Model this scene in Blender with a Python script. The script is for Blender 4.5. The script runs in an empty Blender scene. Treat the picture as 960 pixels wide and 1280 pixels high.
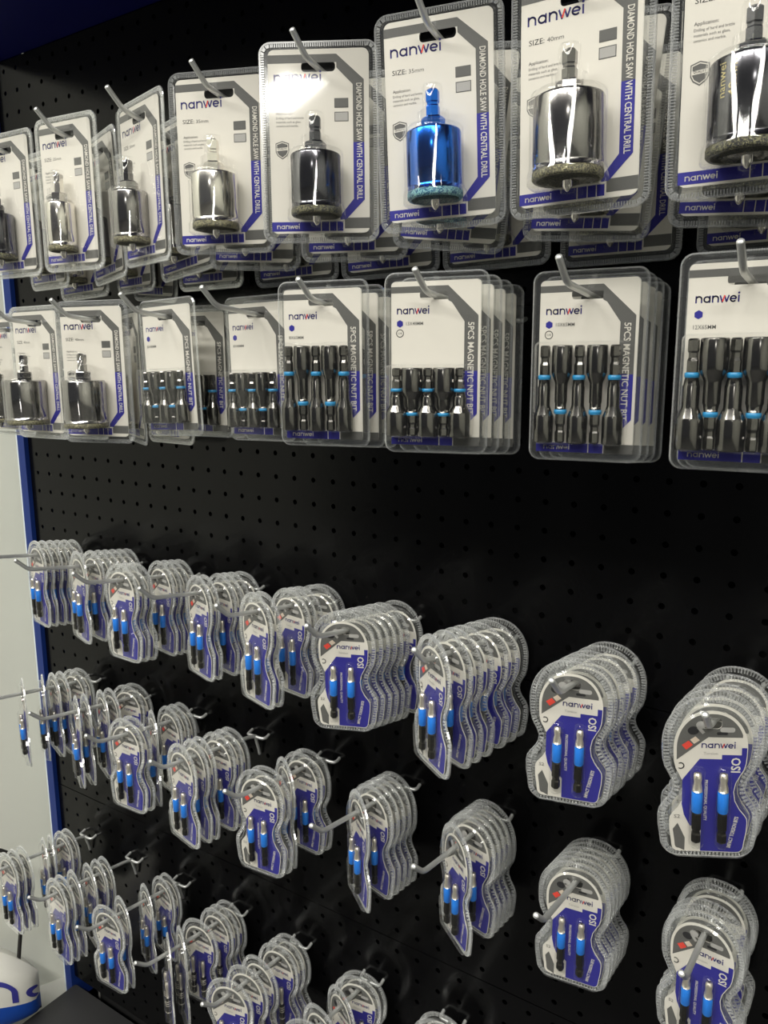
import bpy, bmesh, math, random
from mathutils import Vector, Matrix
random.seed(7)
SC = bpy.context.scene
COL = SC.collection
PI = math.pi
R = math.radians
mm = 0.001

# ------------------------------------------------------------------ frame of the place
ZC = 1.25                       # camera height above the shop floor
DB = 0.619136                   # camera to pegboard
PITCH = 0.025                   # peg hole pitch
GX, GZ = -0.244097, ZC - 0.187519   # peg hole of column 0, row 0
def colx(c): return GX + c * PITCH
def rowz(r): return GZ + r * PITCH

# ------------------------------------------------------------------ materials
MATS = {}
def principled(name, color, rough=0.5, metal=0.0, spec=0.5, coat=0.0):
    m = bpy.data.materials.new(name); m.use_nodes = True
    b = m.node_tree.nodes['Principled BSDF']
    b.inputs['Base Color'].default_value = (*color, 1)
    b.inputs['Roughness'].default_value = rough
    b.inputs['Metallic'].default_value = metal
    b.inputs['Specular IOR Level'].default_value = spec
    b.inputs['Coat Weight'].default_value = coat
    MATS[name] = m
    return m
def noise_bump(m, scale, strength, dist=0.001, rough_var=None):
    nt = m.node_tree; b = nt.nodes['Principled BSDF']
    tc = nt.nodes.new('ShaderNodeTexCoord'); n = nt.nodes.new('ShaderNodeTexNoise')
    n.inputs['Scale'].default_value = scale; n.inputs['Detail'].default_value = 4
    nt.links.new(tc.outputs['Object'], n.inputs['Vector'])
    bp = nt.nodes.new('ShaderNodeBump'); bp.inputs['Strength'].default_value = strength
    bp.inputs['Distance'].default_value = dist
    nt.links.new(n.outputs['Fac'], bp.inputs['Height']); nt.links.new(bp.outputs['Normal'], b.inputs['Normal'])
    if rough_var:
        mr = nt.nodes.new('ShaderNodeMapRange')
        mr.inputs['To Min'].default_value = rough_var[0]; mr.inputs['To Max'].default_value = rough_var[1]
        nt.links.new(n.outputs['Fac'], mr.inputs['Value']); nt.links.new(mr.outputs['Result'], b.inputs['Roughness'])
    return m
def plastic(name, tint, base_fac, edge_fac, haze, rough):
    """Clear thin sheet: lets light through, mirrors more at a grazing angle, a little milky."""
    m = bpy.data.materials.new(name); m.use_nodes = True
    nt = m.node_tree; nt.nodes.clear()
    out = nt.nodes.new('ShaderNodeOutputMaterial')
    tr = nt.nodes.new('ShaderNodeBsdfTransparent'); tr.inputs['Color'].default_value = (*tint, 1)
    gl = nt.nodes.new('ShaderNodeBsdfGlossy'); gl.inputs['Roughness'].default_value = rough
    gl.inputs['Color'].default_value = (1, 1, 1, 1)
    df = nt.nodes.new('ShaderNodeBsdfDiffuse'); df.inputs['Color'].default_value = (0.85, 0.87, 0.87, 1)
    lw = nt.nodes.new('ShaderNodeLayerWeight'); lw.inputs['Blend'].default_value = 0.5
    pw = nt.nodes.new('ShaderNodeMath'); pw.operation = 'POWER'; pw.inputs[1].default_value = 3.0
    nt.links.new(lw.outputs['Facing'], pw.inputs[0])
    mr = nt.nodes.new('ShaderNodeMapRange')
    mr.inputs['To Min'].default_value = base_fac; mr.inputs['To Max'].default_value = edge_fac
    nt.links.new(pw.outputs[0], mr.inputs['Value'])
    hz = nt.nodes.new('ShaderNodeMapRange')
    hz.inputs['To Min'].default_value = haze; hz.inputs['To Max'].default_value = haze * 7
    nt.links.new(pw.outputs[0], hz.inputs['Value'])
    m1 = nt.nodes.new('ShaderNodeMixShader'); m2 = nt.nodes.new('ShaderNodeMixShader')
    nt.links.new(hz.outputs['Result'], m1.inputs['Fac'])
    nt.links.new(tr.outputs[0], m1.inputs[1]); nt.links.new(df.outputs[0], m1.inputs[2])
    nt.links.new(mr.outputs['Result'], m2.inputs['Fac'])
    nt.links.new(m1.outputs[0], m2.inputs[1]); nt.links.new(gl.outputs[0], m2.inputs[2])
    nt.links.new(m2.outputs[0], out.inputs['Surface'])
    MATS[name] = m
    return m

plastic('clear_plastic', (0.97, 0.975, 0.97), 0.05, 0.60, 0.022, 0.09)
plastic('clear_window', (0.985, 0.985, 0.98), 0.035, 0.45, 0.005, 0.05)
plastic('clear_rib', (0.95, 0.955, 0.95), 0.22, 0.8, 0.17, 0.16)
principled('paper', (0.66, 0.635, 0.575), 0.55, spec=0.3)
principled('ink_navy', (0.024, 0.022, 0.25), 0.5, spec=0.3)
principled('ink_logo', (0.022, 0.018, 0.15), 0.5, spec=0.3)
principled('ink_grey', (0.105, 0.105, 0.10), 0.5, spec=0.3)
principled('ink_light_grey', (0.36, 0.355, 0.34), 0.5, spec=0.3)
principled('ink_black', (0.018, 0.018, 0.02), 0.5, spec=0.3)
principled('ink_red', (0.70, 0.06, 0.04), 0.5, spec=0.3)
principled('ink_beige', (0.62, 0.52, 0.42), 0.5, spec=0.3)
principled('chrome', (0.86, 0.83, 0.77), 0.16, 1.0)
principled('black_chrome', (0.15, 0.15, 0.165), 0.15, 1.0)
principled('mid_chrome', (0.36, 0.35, 0.34), 0.15, 1.0)
principled('blue_chrome', (0.02, 0.16, 0.72), 0.16, 1.0)
def grit(name, dark, light):
    m = principled(name, dark, 0.45, 0.6); nt = m.node_tree; b = nt.nodes['Principled BSDF']
    tc = nt.nodes.new('ShaderNodeTexCoord'); v = nt.nodes.new('ShaderNodeTexVoronoi'); v.inputs['Scale'].default_value = 1700
    nt.links.new(tc.outputs['Object'], v.inputs['Vector'])
    r = nt.nodes.new('ShaderNodeValToRGB'); r.color_ramp.elements[0].position = 0.25; r.color_ramp.elements[1].position = 0.6
    r.color_ramp.elements[0].color = (*light, 1); r.color_ramp.elements[1].color = (*dark, 1)
    sp = nt.nodes.new('ShaderNodeSeparateColor'); nt.links.new(v.outputs['Color'], sp.inputs[0]); nt.links.new(sp.outputs[0], r.inputs['Fac'])
    nt.links.new(r.outputs['Color'], b.inputs['Base Color'])
    bp = nt.nodes.new('ShaderNodeBump'); bp.inputs['Strength'].default_value = 0.8; bp.inputs['Distance'].default_value = 0.0005
    nt.links.new(v.outputs['Distance'], bp.inputs['Height']); nt.links.new(bp.outputs['Normal'], b.inputs['Normal'])
grit('diamond_grit', (0.10, 0.095, 0.075), (0.36, 0.34, 0.20))
grit('blue_grit', (0.02, 0.10, 0.22), (0.30, 0.60, 0.62))
grit('black_grit', (0.04, 0.04, 0.04), (0.24, 0.23, 0.13))
principled('gold_mark', (0.55, 0.47, 0.22), 0.35, 0.6)
principled('gunmetal', (0.17, 0.165, 0.155), 0.16, 1.0)
principled('black_oxide', (0.055, 0.052, 0.045), 0.3, 1.0)
principled('tip_steel', (0.74, 0.69, 0.60), 0.28, 0.8)
principled('blue_band', (0.01, 0.19, 0.72), 0.4)
principled('cyan_band', (0.02, 0.24, 0.50), 0.35)
m = principled('zinc_wire', (0.66, 0.67, 0.66), 0.38, 0.72); noise_bump(m, 500, 0.15, 0.0004)
m = principled('black_paint', (0.0024, 0.0024, 0.0027), 0.2, spec=0.21); noise_bump(m, 260, 0.06, 0.0006, (0.16, 0.25))
principled('header_blue', (0.0015, 0.0025, 0.085), 0.5, spec=0.12)
principled('upright_blue', (0.008, 0.028, 0.17), 0.4, spec=0.3)
principled('pale_edge', (0.62, 0.68, 0.72), 0.5)
m = principled('white_wall', (0.655, 0.665, 0.60), 0.8, spec=0.2); noise_bump(m, 60, 0.06, 0.002)
m = principled('grey_floor', (0.06, 0.06, 0.057), 0.6); noise_bump(m, 40, 0.05, 0.002)
m = principled('deck_black', (0.022, 0.022, 0.023), 0.5); noise_bump(m, 300, 0.1, 0.0006)
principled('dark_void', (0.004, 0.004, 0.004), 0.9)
principled('ledge_grey', (0.42, 0.42, 0.39), 0.6)
principled('bag_white', (0.78, 0.77, 0.71), 0.45)
principled('bag_violet', (0.045, 0.045, 0.30), 0.45)
principled('bag_blue', (0.008, 0.07, 0.42), 0.45)
principled('bag_black', (0.012, 0.011, 0.011), 0.5)

# ------------------------------------------------------------------ mesh builder (x right, y into the board, z up)
class MB:
    def __init__(s): s.v = []; s.f = []; s.mi = []; s.sm = []; s.mats = []
    def mat(s, name):
        if name not in s.mats: s.mats.append(name)
        return s.mats.index(name)
    def add(s, verts, faces, mat, smooth=False):
        o = len(s.v); k = s.mat(mat)
        s.v += [tuple(p) for p in verts]
        for f in faces:
            s.f.append([i + o for i in f]); s.mi.append(k); s.sm.append(smooth)
    def flat(s, loops, y, mat):
        """Filled outline (holes allowed) in the plane y."""
        if len(loops) == 1 and len(loops[0]) <= 4:
            s.add([(x, y, z) for x, z in loops[0]], [list(range(len(loops[0])))], mat); return
        bm = bmesh.new(); es = []
        for L in loops:
            vs = [bm.verts.new((x, 0, z)) for x, z in L]
            es += [bm.edges.new((vs[i], vs[(i + 1) % len(vs)])) for i in range(len(vs))]
        bmesh.ops.triangle_fill(bm, use_beauty=True, use_dissolve=False, edges=es, normal=(0, -1, 0))
        bm.verts.index_update()
        s.add([(v.co.x, y, v.co.z) for v in bm.verts], [[v.index for v in f.verts] for f in bm.faces], mat)
        bm.free()
    def walls(s, A, ya, B, yb, mat, smooth=False):
        n = len(A)
        s.add([(x, ya, z) for x, z in A] + [(x, yb, z) for x, z in B],
              [[i, (i + 1) % n, n + (i + 1) % n, n + i] for i in range(n)], mat, smooth)
    def sheet(s, loops, y0, y1, mat):
        s.flat(loops, y0, mat); s.flat(loops, y1, mat)
        for L in loops: s.walls(L, y0, L, y1, mat)
    def box(s, c, h, mat, rot=0.0):
        ca, sa = math.cos(rot), math.sin(rot); vs = []
        for dx in (-1, 1):
            for dy in (-1, 1):
                for dz in (-1, 1):
                    x, z = dx * h[0], dz * h[2]
                    vs.append((c[0] + x * ca - z * sa, c[1] + dy * h[1], c[2] + x * sa + z * ca))
        s.add(vs, [[0, 1, 3, 2], [4, 6, 7, 5], [0, 4, 5, 1], [2, 3, 7, 6], [0, 2, 6, 4], [1, 5, 7, 3]], mat)
    def lathe(s, prof, cx, cy, mat, n=24, smooth=True, sides=None, a0=0.0, flat_from=None):
        """prof: (radius, z) from top to bottom; sides: polygon count (6 gives a hex bar)."""
        k = sides or n; vs = []; fs = []
        for r, z in prof:
            for i in range(k):
                a = a0 + 2 * PI * i / k
                vs.append((cx + r * math.cos(a), cy + r * math.sin(a), z))
        for j in range(len(prof) - 1):
            for i in range(k):
                fs.append([j * k + i, j * k + (i + 1) % k, (j + 1) * k + (i + 1) % k, (j + 1) * k + i])
        fs.append(list(range(k))); fs.append([(len(prof) - 1) * k + i for i in range(k)][::-1])
        s.add(vs, fs, mat, smooth and not sides)
    def tube(s, pts, r, mat, n=10):
        P = [Vector(p) for p in pts]; vs = []; fs = []
        t = (P[1] - P[0]).normalized(); up = Vector((1, 0, 0)) if abs(t.x) < 0.9 else Vector((0, 0, 1))
        u = t.cross(up).normalized()
        for i, p in enumerate(P):
            if i == 0: d = P[1] - P[0]
            elif i == len(P) - 1: d = P[-1] - P[-2]
            else: d = (P[i] - P[i - 1]).normalized() + (P[i + 1] - P[i]).normalized()
            d.normalize(); u = (u - d * u.dot(d)).normalized(); w = d.cross(u)
            for k in range(n):
                a = 2 * PI * k / n; vs.append(p + (u * math.cos(a) + w * math.sin(a)) * r)
        for i in range(len(P) - 1):
            for k in range(n): fs.append([i * n + k, i * n + (k + 1) % n, (i + 1) * n + (k + 1) % n, (i + 1) * n + k])
        s.add(vs, fs, mat, True)
        s.add([vs[k] for k in range(n)], [list(range(n))], mat)
        e = (P[-1] - P[-2]).normalized(); last = vs[-n:]      # rounded cut end
        r1 = [P[-1] + (q - P[-1]) * 0.8 + e * r * 0.28 for q in last]; r2 = [P[-1] + (q - P[-1]) * 0.4 + e * r * 0.42 for q in last]
        s.add(last + r1 + r2, [[i, (i + 1) % n, n + (i + 1) % n, n + i] for i in range(n)] + [[n + i, n + (i + 1) % n, 2 * n + (i + 1) % n, 2 * n + i] for i in range(n)] + [[2 * n + i for i in range(n)]], mat, True)
    def stroke(s, pts, w, y, mat):
        """Flat thick line with round joints."""
        for (x0, z0), (x1, z1) in zip(pts[:-1], pts[1:]):
            L = math.hypot(x1 - x0, z1 - z0)
            if L < 1e-9: continue
            nx, nz = -(z1 - z0) / L * w / 2, (x1 - x0) / L * w / 2
            s.add([(x0 + nx, y, z0 + nz), (x1 + nx, y, z1 + nz), (x1 - nx, y, z1 - nz), (x0 - nx, y, z0 - nz)], [[0, 1, 2, 3]], mat)
        for x, z in pts[1:-1]:
            s.add([(x + w / 2 * math.cos(a * PI / 5), y, z + w / 2 * math.sin(a * PI / 5)) for a in range(10)], [list(range(10))], mat)
    def text(s, string, x, z, h, y, mat, width=None, rot=0, bold=0.0, align='L'):
        V, F = glyphs(string, bold)
        x0 = min(v[0] for v in V); x1 = max(v[0] for v in V)
        sy = h; sx = h if width is None else width / (x1 - x0)
        off = {'L': -x0, 'C': -(x0 + x1) / 2, 'R': -x1}[align]
        ca, sa = math.cos(rot), math.sin(rot)
        s.add([(x + ((a + off) * sx) * ca - b * sy * sa, y, z + ((a + off) * sx) * sa + b * sy * ca) for a, b in V], F, mat)
    def logo(s, x, z, h, y, mat, accent=None, width=None):
        """The maker's wordmark in round single-stroke letters; h is the x-height."""
        k = h; w = 0.205 * k; X = x
        kx = 1.0 if width is None else width / (5.98 * h)
        def A(cx, cz, r, a, b, n=12): return [(cx + r * math.cos(R(a + (b - a) * i / n)), cz + r * math.sin(R(a + (b - a) * i / n))) for i in range(n + 1)]
        def put(pts, m=mat): s.stroke([(X + p * k * kx, z + q * k) for p, q in pts], w, y, m)
        def n_(): put([(0.1, 0), (0.1, 0.98)]); put([(0.1, 0.5)] + A(0.46, 0.53, 0.36, 180, 0) + [(0.82, 0)])
        n_(); X += 1.05 * k * kx
        put(A(0.46, 0.47, 0.37, 0, 360, 20)); put([(0.83, 0), (0.83, 0.98)]); X += 1.1 * k * kx
        n_(); X += 1.02 * k * kx
        put([(0.02, 0.97), (0.32, 0.05), (0.6, 0.9)]); put([(0.6, 0.9), (0.86, 0.05)]); put([(0.86, 0.05), (1.16, 0.97)])
        if accent: s.stroke([(X + 0.36 * k * kx, z + 0.1 * k), (X + 0.62 * k * kx, z + 0.97 * k)], w * 0.9, y - 0.00006, accent)
        X += 1.26 * k * kx
        put(A(0.46, 0.47, 0.37, 0, 318, 18)); put([(0.14, 0.47), (0.83, 0.47)]); X += 1.02 * k * kx
        put([(0.12, 0), (0.12, 0.95)]); s.add([(X + (0.12 + 0.14 * math.cos(a * PI / 5)) * k * kx, y, z + (1.24 + 0.14 * math.sin(a * PI / 5)) * k) for a in range(10)], [list(range(10))], mat)
    def mesh(s, name):
        me = bpy.data.meshes.new(name)
        me.from_pydata(s.v, [], s.f)
        for mname in s.mats: me.materials.append(MATS[mname])
        me.polygons.foreach_set('material_index', s.mi)
        me.polygons.foreach_set('use_smooth', s.sm)
        me.update()
        return me

_G = {}
def glyphs(string, bold):
    key = (string, bold)
    if key not in _G:
        cu = bpy.data.curves.new('lettering', 'FONT'); cu.body = string; cu.offset = bold; cu.resolution_u = 2
        ob = bpy.data.objects.new('lettering', cu); COL.objects.link(ob)
        dg = bpy.context.evaluated_depsgraph_get(); dg.update()
        me = ob.evaluated_get(dg).to_mesh()
        V = [(v.co.x / 0.7, v.co.y / 0.7) for v in me.vertices]; F = [list(p.vertices) for p in me.polygons]
        ob.evaluated_get(dg).to_mesh_clear()
        bpy.data.objects.remove(ob); bpy.data.curves.remove(cu)
        _G[key] = (V, F)
    return _G[key]

def rr(x0, x1, z0, z1, r, n=5):
    pts = []
    for cx, cz, a in ((x1 - r, z1 - r, 0), (x0 + r, z1 - r, 90), (x0 + r, z0 + r, 180), (x1 - r, z0 + r, 270)):
        for i in range(n + 1):
            t = R(a + 90 * i / n); pts.append((cx + r * math.cos(t), cz + r * math.sin(t)))
    return pts
def inset(L, d):
    """Outline moved inwards by d (outline runs counter-clockwise)."""
    n = len(L); out = []
    for i in range(n):
        (ax, az), (bx, bz), (cx, cz) = L[i - 1], L[i], L[(i + 1) % n]
        tx, tz = cx - ax, cz - az; l = math.hypot(tx, tz) or 1
        out.append((bx - tz / l * d, bz + tx / l * d))
    return out
def resample(L, step):
    out = []; acc = 0.0
    n = len(L)
    for i in range(n):
        a, b = L[i], L[(i + 1) % n]; l = math.hypot(b[0] - a[0], b[1] - a[1])
        t = acc
        while t < l:
            k = t / l; out.append((a[0] + (b[0] - a[0]) * k, a[1] + (b[1] - a[1]) * k, math.atan2(b[1] - a[1], b[0] - a[0]))); t += step
        acc = t - l
    return out
def ribs(mb, outline, d0, length, step, w, y, h, mat='clear_rib'):
    """The fine moulded ridges round the edge of a blister."""
    for x, z, a in resample(outline, step):
        ix, iz = -math.sin(a), math.cos(a)
        c = d0 + length / 2
        mb.box((x + ix * c, y, z + iz * c), (w / 2, h / 2, length / 2), mat, a)

# ------------------------------------------------------------------ things: a spec is (name, mesh, children); put() makes one individual from it
def put(spec, label, cat, loc, rot=(0, 0, 0), group=None):
    def make(sp, parent):
        o = bpy.data.objects.new(sp[0], sp[1]); COL.objects.link(o)
        if parent: o.parent = parent
        if len(sp) > 3 and sp[3]: o['label'] = sp[3]
        for ch in sp[2]: make(ch, o)
        return o
    o = make(spec, None)
    o.location = loc; o.rotation_euler = rot
    o['label'] = label; o['category'] = cat
    if group: o['group'] = group
    return o
def struct(name, mb):
    o = bpy.data.objects.new(name, mb.mesh(name)); COL.objects.link(o); o['kind'] = 'structure'
    return o

# ------------------------------------------------------------------ hole saw packs
SLOT = rr(-0.0125, 0.0125, -0.0028, 0.0042, 0.0028)
def saw_spec(dia, finish, size_text, W=0.088, engraved=False):
    H0, H1 = 0.0185, -0.1220
    out = rr(-W / 2, W / 2, H1, H0, 0.009, 6)
    ins_x = W / 2 - 0.007; ti, bi = H0 - 0.006, H1 + 0.0070
    insert = rr(-ins_x, ins_x, bi, ti, 0.0045, 4)
    tray = rr(-ins_x - 0.0015, ins_x + 0.0015, bi - 0.0015, ti + 0.0015, 0.0055, 6)
    tray_f = inset(tray, 0.0012)
    PW, PH = 2 * ins_x, ti - bi
    def U(u, v): return (-ins_x + u * PW, ti - v * PH)
    r = dia * 0.52; ya = -0.003 - r * 0.66
    xs = U(0.485, 0)[0]
    z_top = U(0, 0.56 if dia > 0.037 else 0.59 if dia > 0.03 else 0.58)[1]; z_bot = U(0, 0.925)[1]
    # blister
    b = MB()
    b.sheet([out, SLOT], 0.0, 0.0007, 'clear_plastic')
    b.walls(tray, 0.0, tray_f, -0.0052, 'clear_plastic')
    b.flat([tray_f, SLOT], -0.0052, 'clear_window')
    rim = inset(out, 0.0005); b.walls(rim, -0.0009, inset(out, 0.0016), -0.0009, 'clear_rib'); b.walls(out, 0.0, rim, -0.0009, 'clear_rib')
    ribs(b, out, 0.0017, 0.0024, 0.00165, 0.0008, -0.0004, 0.0008)
    # bubble moulded round the saw
    rb = r + 0.0022
    prof = [(0.0, z_top + 0.0285), (0.0062, z_top + 0.0281), (0.0068, z_top + 0.0265), (0.0068, z_top + 0.0135), (0.0105, z_top + 0.0115), (0.0105, z_top + 0.0035),
            (rb - 0.003, z_top + 0.003), (rb - 0.0008, z_top + 0.0018), (rb, z_top - 0.001), (rb, z_bot + 0.006), (rb + 0.001, z_bot + 0.004), (rb + 0.001, z_bot - 0.002), (rb - 0.001, z_bot - 0.0035), (0.0045, z_bot - 0.0045), (0.004, z_bot - 0.0070), (0.0, z_bot - 0.0078)]
    vs = []; fs = []; ns = 18
    for pr_, pz in prof:
        for i in range(ns + 1):
            a = R(-18 + 216 * i / ns)
            vs.append((xs + pr_ * math.cos(a), min(ya - pr_ * math.sin(a), -0.0053), pz))
    for j in range(len(prof) - 1):
        for i in range(ns): fs.append([j * (ns + 1) + i, j * (ns + 1) + i + 1, (j + 1) * (ns + 1) + i + 1, (j + 1) * (ns + 1) + i])
    b.add(vs, fs, 'clear_window', True)
    # printed insert
    p = MB(); y = -0.0014
    p.sheet([insert, SLOT], y, y + 0.0005, 'paper')
    y1, y2, y3 = y - 0.0001, y - 0.0002, y - 0.0003
    # grey band (above the slot, then slanting down the side), cut round the slot
    p.flat([[U(*q) for q in ((0, .028), (.68, .028), (.68, .072), (0, .072))]], y1, 'ink_grey')
    p.flat([[U(*q) for q in ((.68, .028), (.95, .165), (.95, .19), (.84, .19), (.68, .10))]], y1, 'ink_grey')
    p.flat([[U(*q) for q in ((.84, .19), (.95, .19), (.95, .52), (.84, .52))]], y1, 'ink_grey')
    p.flat([[U(*q) for q in ((.84, .50), (.95, .50), (.95, .815), (.76, .925), (.70, .925), (.70, .905), (.84, .81))]], y2, 'ink_navy')
    p.flat([[U(*q) for q in ((0, .935), (.73, .935), (.73, .988), (0, .988))]], y1, 'ink_navy')
    for u in (.50, .585, .66): p.flat([[U(*q) for q in ((u, .935), (u + .008, .935), (u + .008, .988), (u, .988))]], y2, 'paper')
    p.flat([[U(*q) for q in ((.745, .915), (1, .915), (1, .975), (.745, .975))]], y1, 'ink_grey')
    t = U(.905, .185); p.text('DIAMOND HOLE SAW WITH CENTRAL DRILL', t[0] - 0.0022, t[1], 0.0040, y3, 'paper', width=PH * 0.63, rot=-PI / 2, bold=0.012)
    t = U(.055, .172); p.logo(t[0], t[1], PH * 0.043, y1, 'ink_logo', 'ink_red', width=PW * 0.50)
    t = U(.07, .258); p.text('SIZE:', t[0], t[1], 0.0031, y1, 'ink_black', width=0.0098)
    p.text(size_text, t[0] + 0.0115, t[1], 0.0026, y1, 'ink_grey', width=0.0105, bold=0.0)
    t = U(.07, .345); p.text('Application:', t[0], t[1], 0.0019, y1, 'ink_black', width=0.0125)
    for i, line in enumerate(('Drilling of hard and brittle', 'materials such as glass,', 'ceramics and marble.')):
        t = U(.07, .369 + .021 * i); p.text(line, t[0], t[1], 0.00155, y1, 'ink_grey', width=(0.0205, 0.0185, 0.0165)[i])
    for v0, m_ in ((.262, 'ink_grey'), (.335, 'ink_light_grey')):
        p.flat([[U(*q) for q in ((.655, v0), (.795, v0), (.795, v0 + .052), (.655, v0 + .052))]], y1, 'ink_grey')
        p.flat([[U(*q) for q in ((.662, v0 + .005), (.788, v0 + .004), (.788, v0 + .048), (.662, v0 + .048))]], y2, 'ink_light_grey' if m_ == 'ink_light_grey' else 'ink_grey')
    cx, cz = U(.125, .535)
    def shield(k): return [(cx + k * a, cz + k * c) for a, c in ((0, 6.2), (5, 4.6), (5, -1.5), (3.6, -4.2), (0, -6.6), (-3.6, -4.2), (-5, -1.5), (-5, 4.6))]
    p.flat([shield(0.00100)], y1, 'ink_grey'); p.flat([shield(0.00088)], y2, 'paper'); p.flat([shield(0.00078)], y3, 'ink_grey')
    p.flat([[(cx - .0045, cz + .0012), (cx + .0045, cz + .0018), (cx + .0045, cz - .0002), (cx - .0045, cz - .0008)]], y3 - 0.0001, 'paper')
    p.text('QUALITY', cx, cz + .0001, 0.0012, y3 - 0.0002, 'ink_black', width=0.0068, align='C', bold=0.01)
    t = U(.05, .974); p.logo(t[0], t[1], PH * 0.021, y2, 'paper', None, width=PW * 0.245)
    # the saw itself
    body_m = {'silver': 'chrome', 'black': 'black_chrome', 'blue': 'blue_chrome', 'chrome': 'mid_chrome'}[finish]
    grit_m = {'silver': 'diamond_grit', 'black': 'black_grit', 'blue': 'blue_grit', 'chrome': 'diamond_grit'}[finish]
    s_ = MB(); zr = z_bot + 0.0050
    s_.lathe([(r * 0.3, z_top), (r - 0.0016, z_top), (r - 0.0005, z_top - 0.0006), (r, z_top - 0.0018), (r, zr + 0.004), (r - 0.0004, zr + 0.0036), (r - 0.0004, zr + 0.0026), (r, zr + 0.0022), (r, zr)], xs, ya, body_m, 40)
    if engraved:
        for k_, (tx, st) in enumerate(((-0.0125, 'nanwei'), (-0.0065, '40mm'))):
            V, F = glyphs(st, 0.0); g0 = max(v[0] for v in V); sx = 0.017 / g0
            s_.add([(xs + (r + .0001) * math.sin(tx / r - bb * 0.0042 / r), ya - (r + .0001) * math.cos(tx / r - bb * 0.0042 / r), z_top - 0.021 + a * sx) for a, bb in V], F, 'gold_mark')
    sh = MB(); zc = z_top
    sh.lathe([(0.0078, zc + 0.0001), (0.0078, zc + 0.0075), (0.007, zc + 0.0085), (0.0045, zc + 0.009)][::-1], xs, ya, body_m, 6, sides=6, a0=0.3)
    sh.lathe([(0.0030, zc + 0.0258), (0.0046, zc + 0.0245), (0.0046, zc + 0.018), (0.0040, zc + 0.0172), (0.0040, zc + 0.0158), (0.0046, zc + 0.015), (0.0046, zc + 0.008)], xs, ya, body_m, 6, sides=6, a0=0.5)
    gr = MB(); gr.lathe([(r, zr), (r + 0.0003, zr - 0.0008), (r + 0.0003, z_bot + 0.001), (r - 0.0006, z_bot), (r - 0.0022, z_bot)], xs, ya, grit_m, 40)
    dr = MB(); dr.lathe([(0.0029, z_bot + 0.001), (0.0029, z_bot - 0.0035), (0.0012, z_bot - 0.0058), (0.0002, z_bot - 0.0064)], xs, ya, 'chrome', 14)
    return ('hole_saw_pack', None, [
        ('blister', b.mesh('blister'), []),
        ('printed_card', p.mesh('printed_card'), []),
        ('hole_saw', s_.mesh('hole_saw'), [('shank', sh.mesh('shank'), []), ('grit_rim', gr.mesh('grit_rim'), [], 'gritty diamond coated rim'), ('pilot_drill', dr.mesh('pilot_drill'), [])])])

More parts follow.
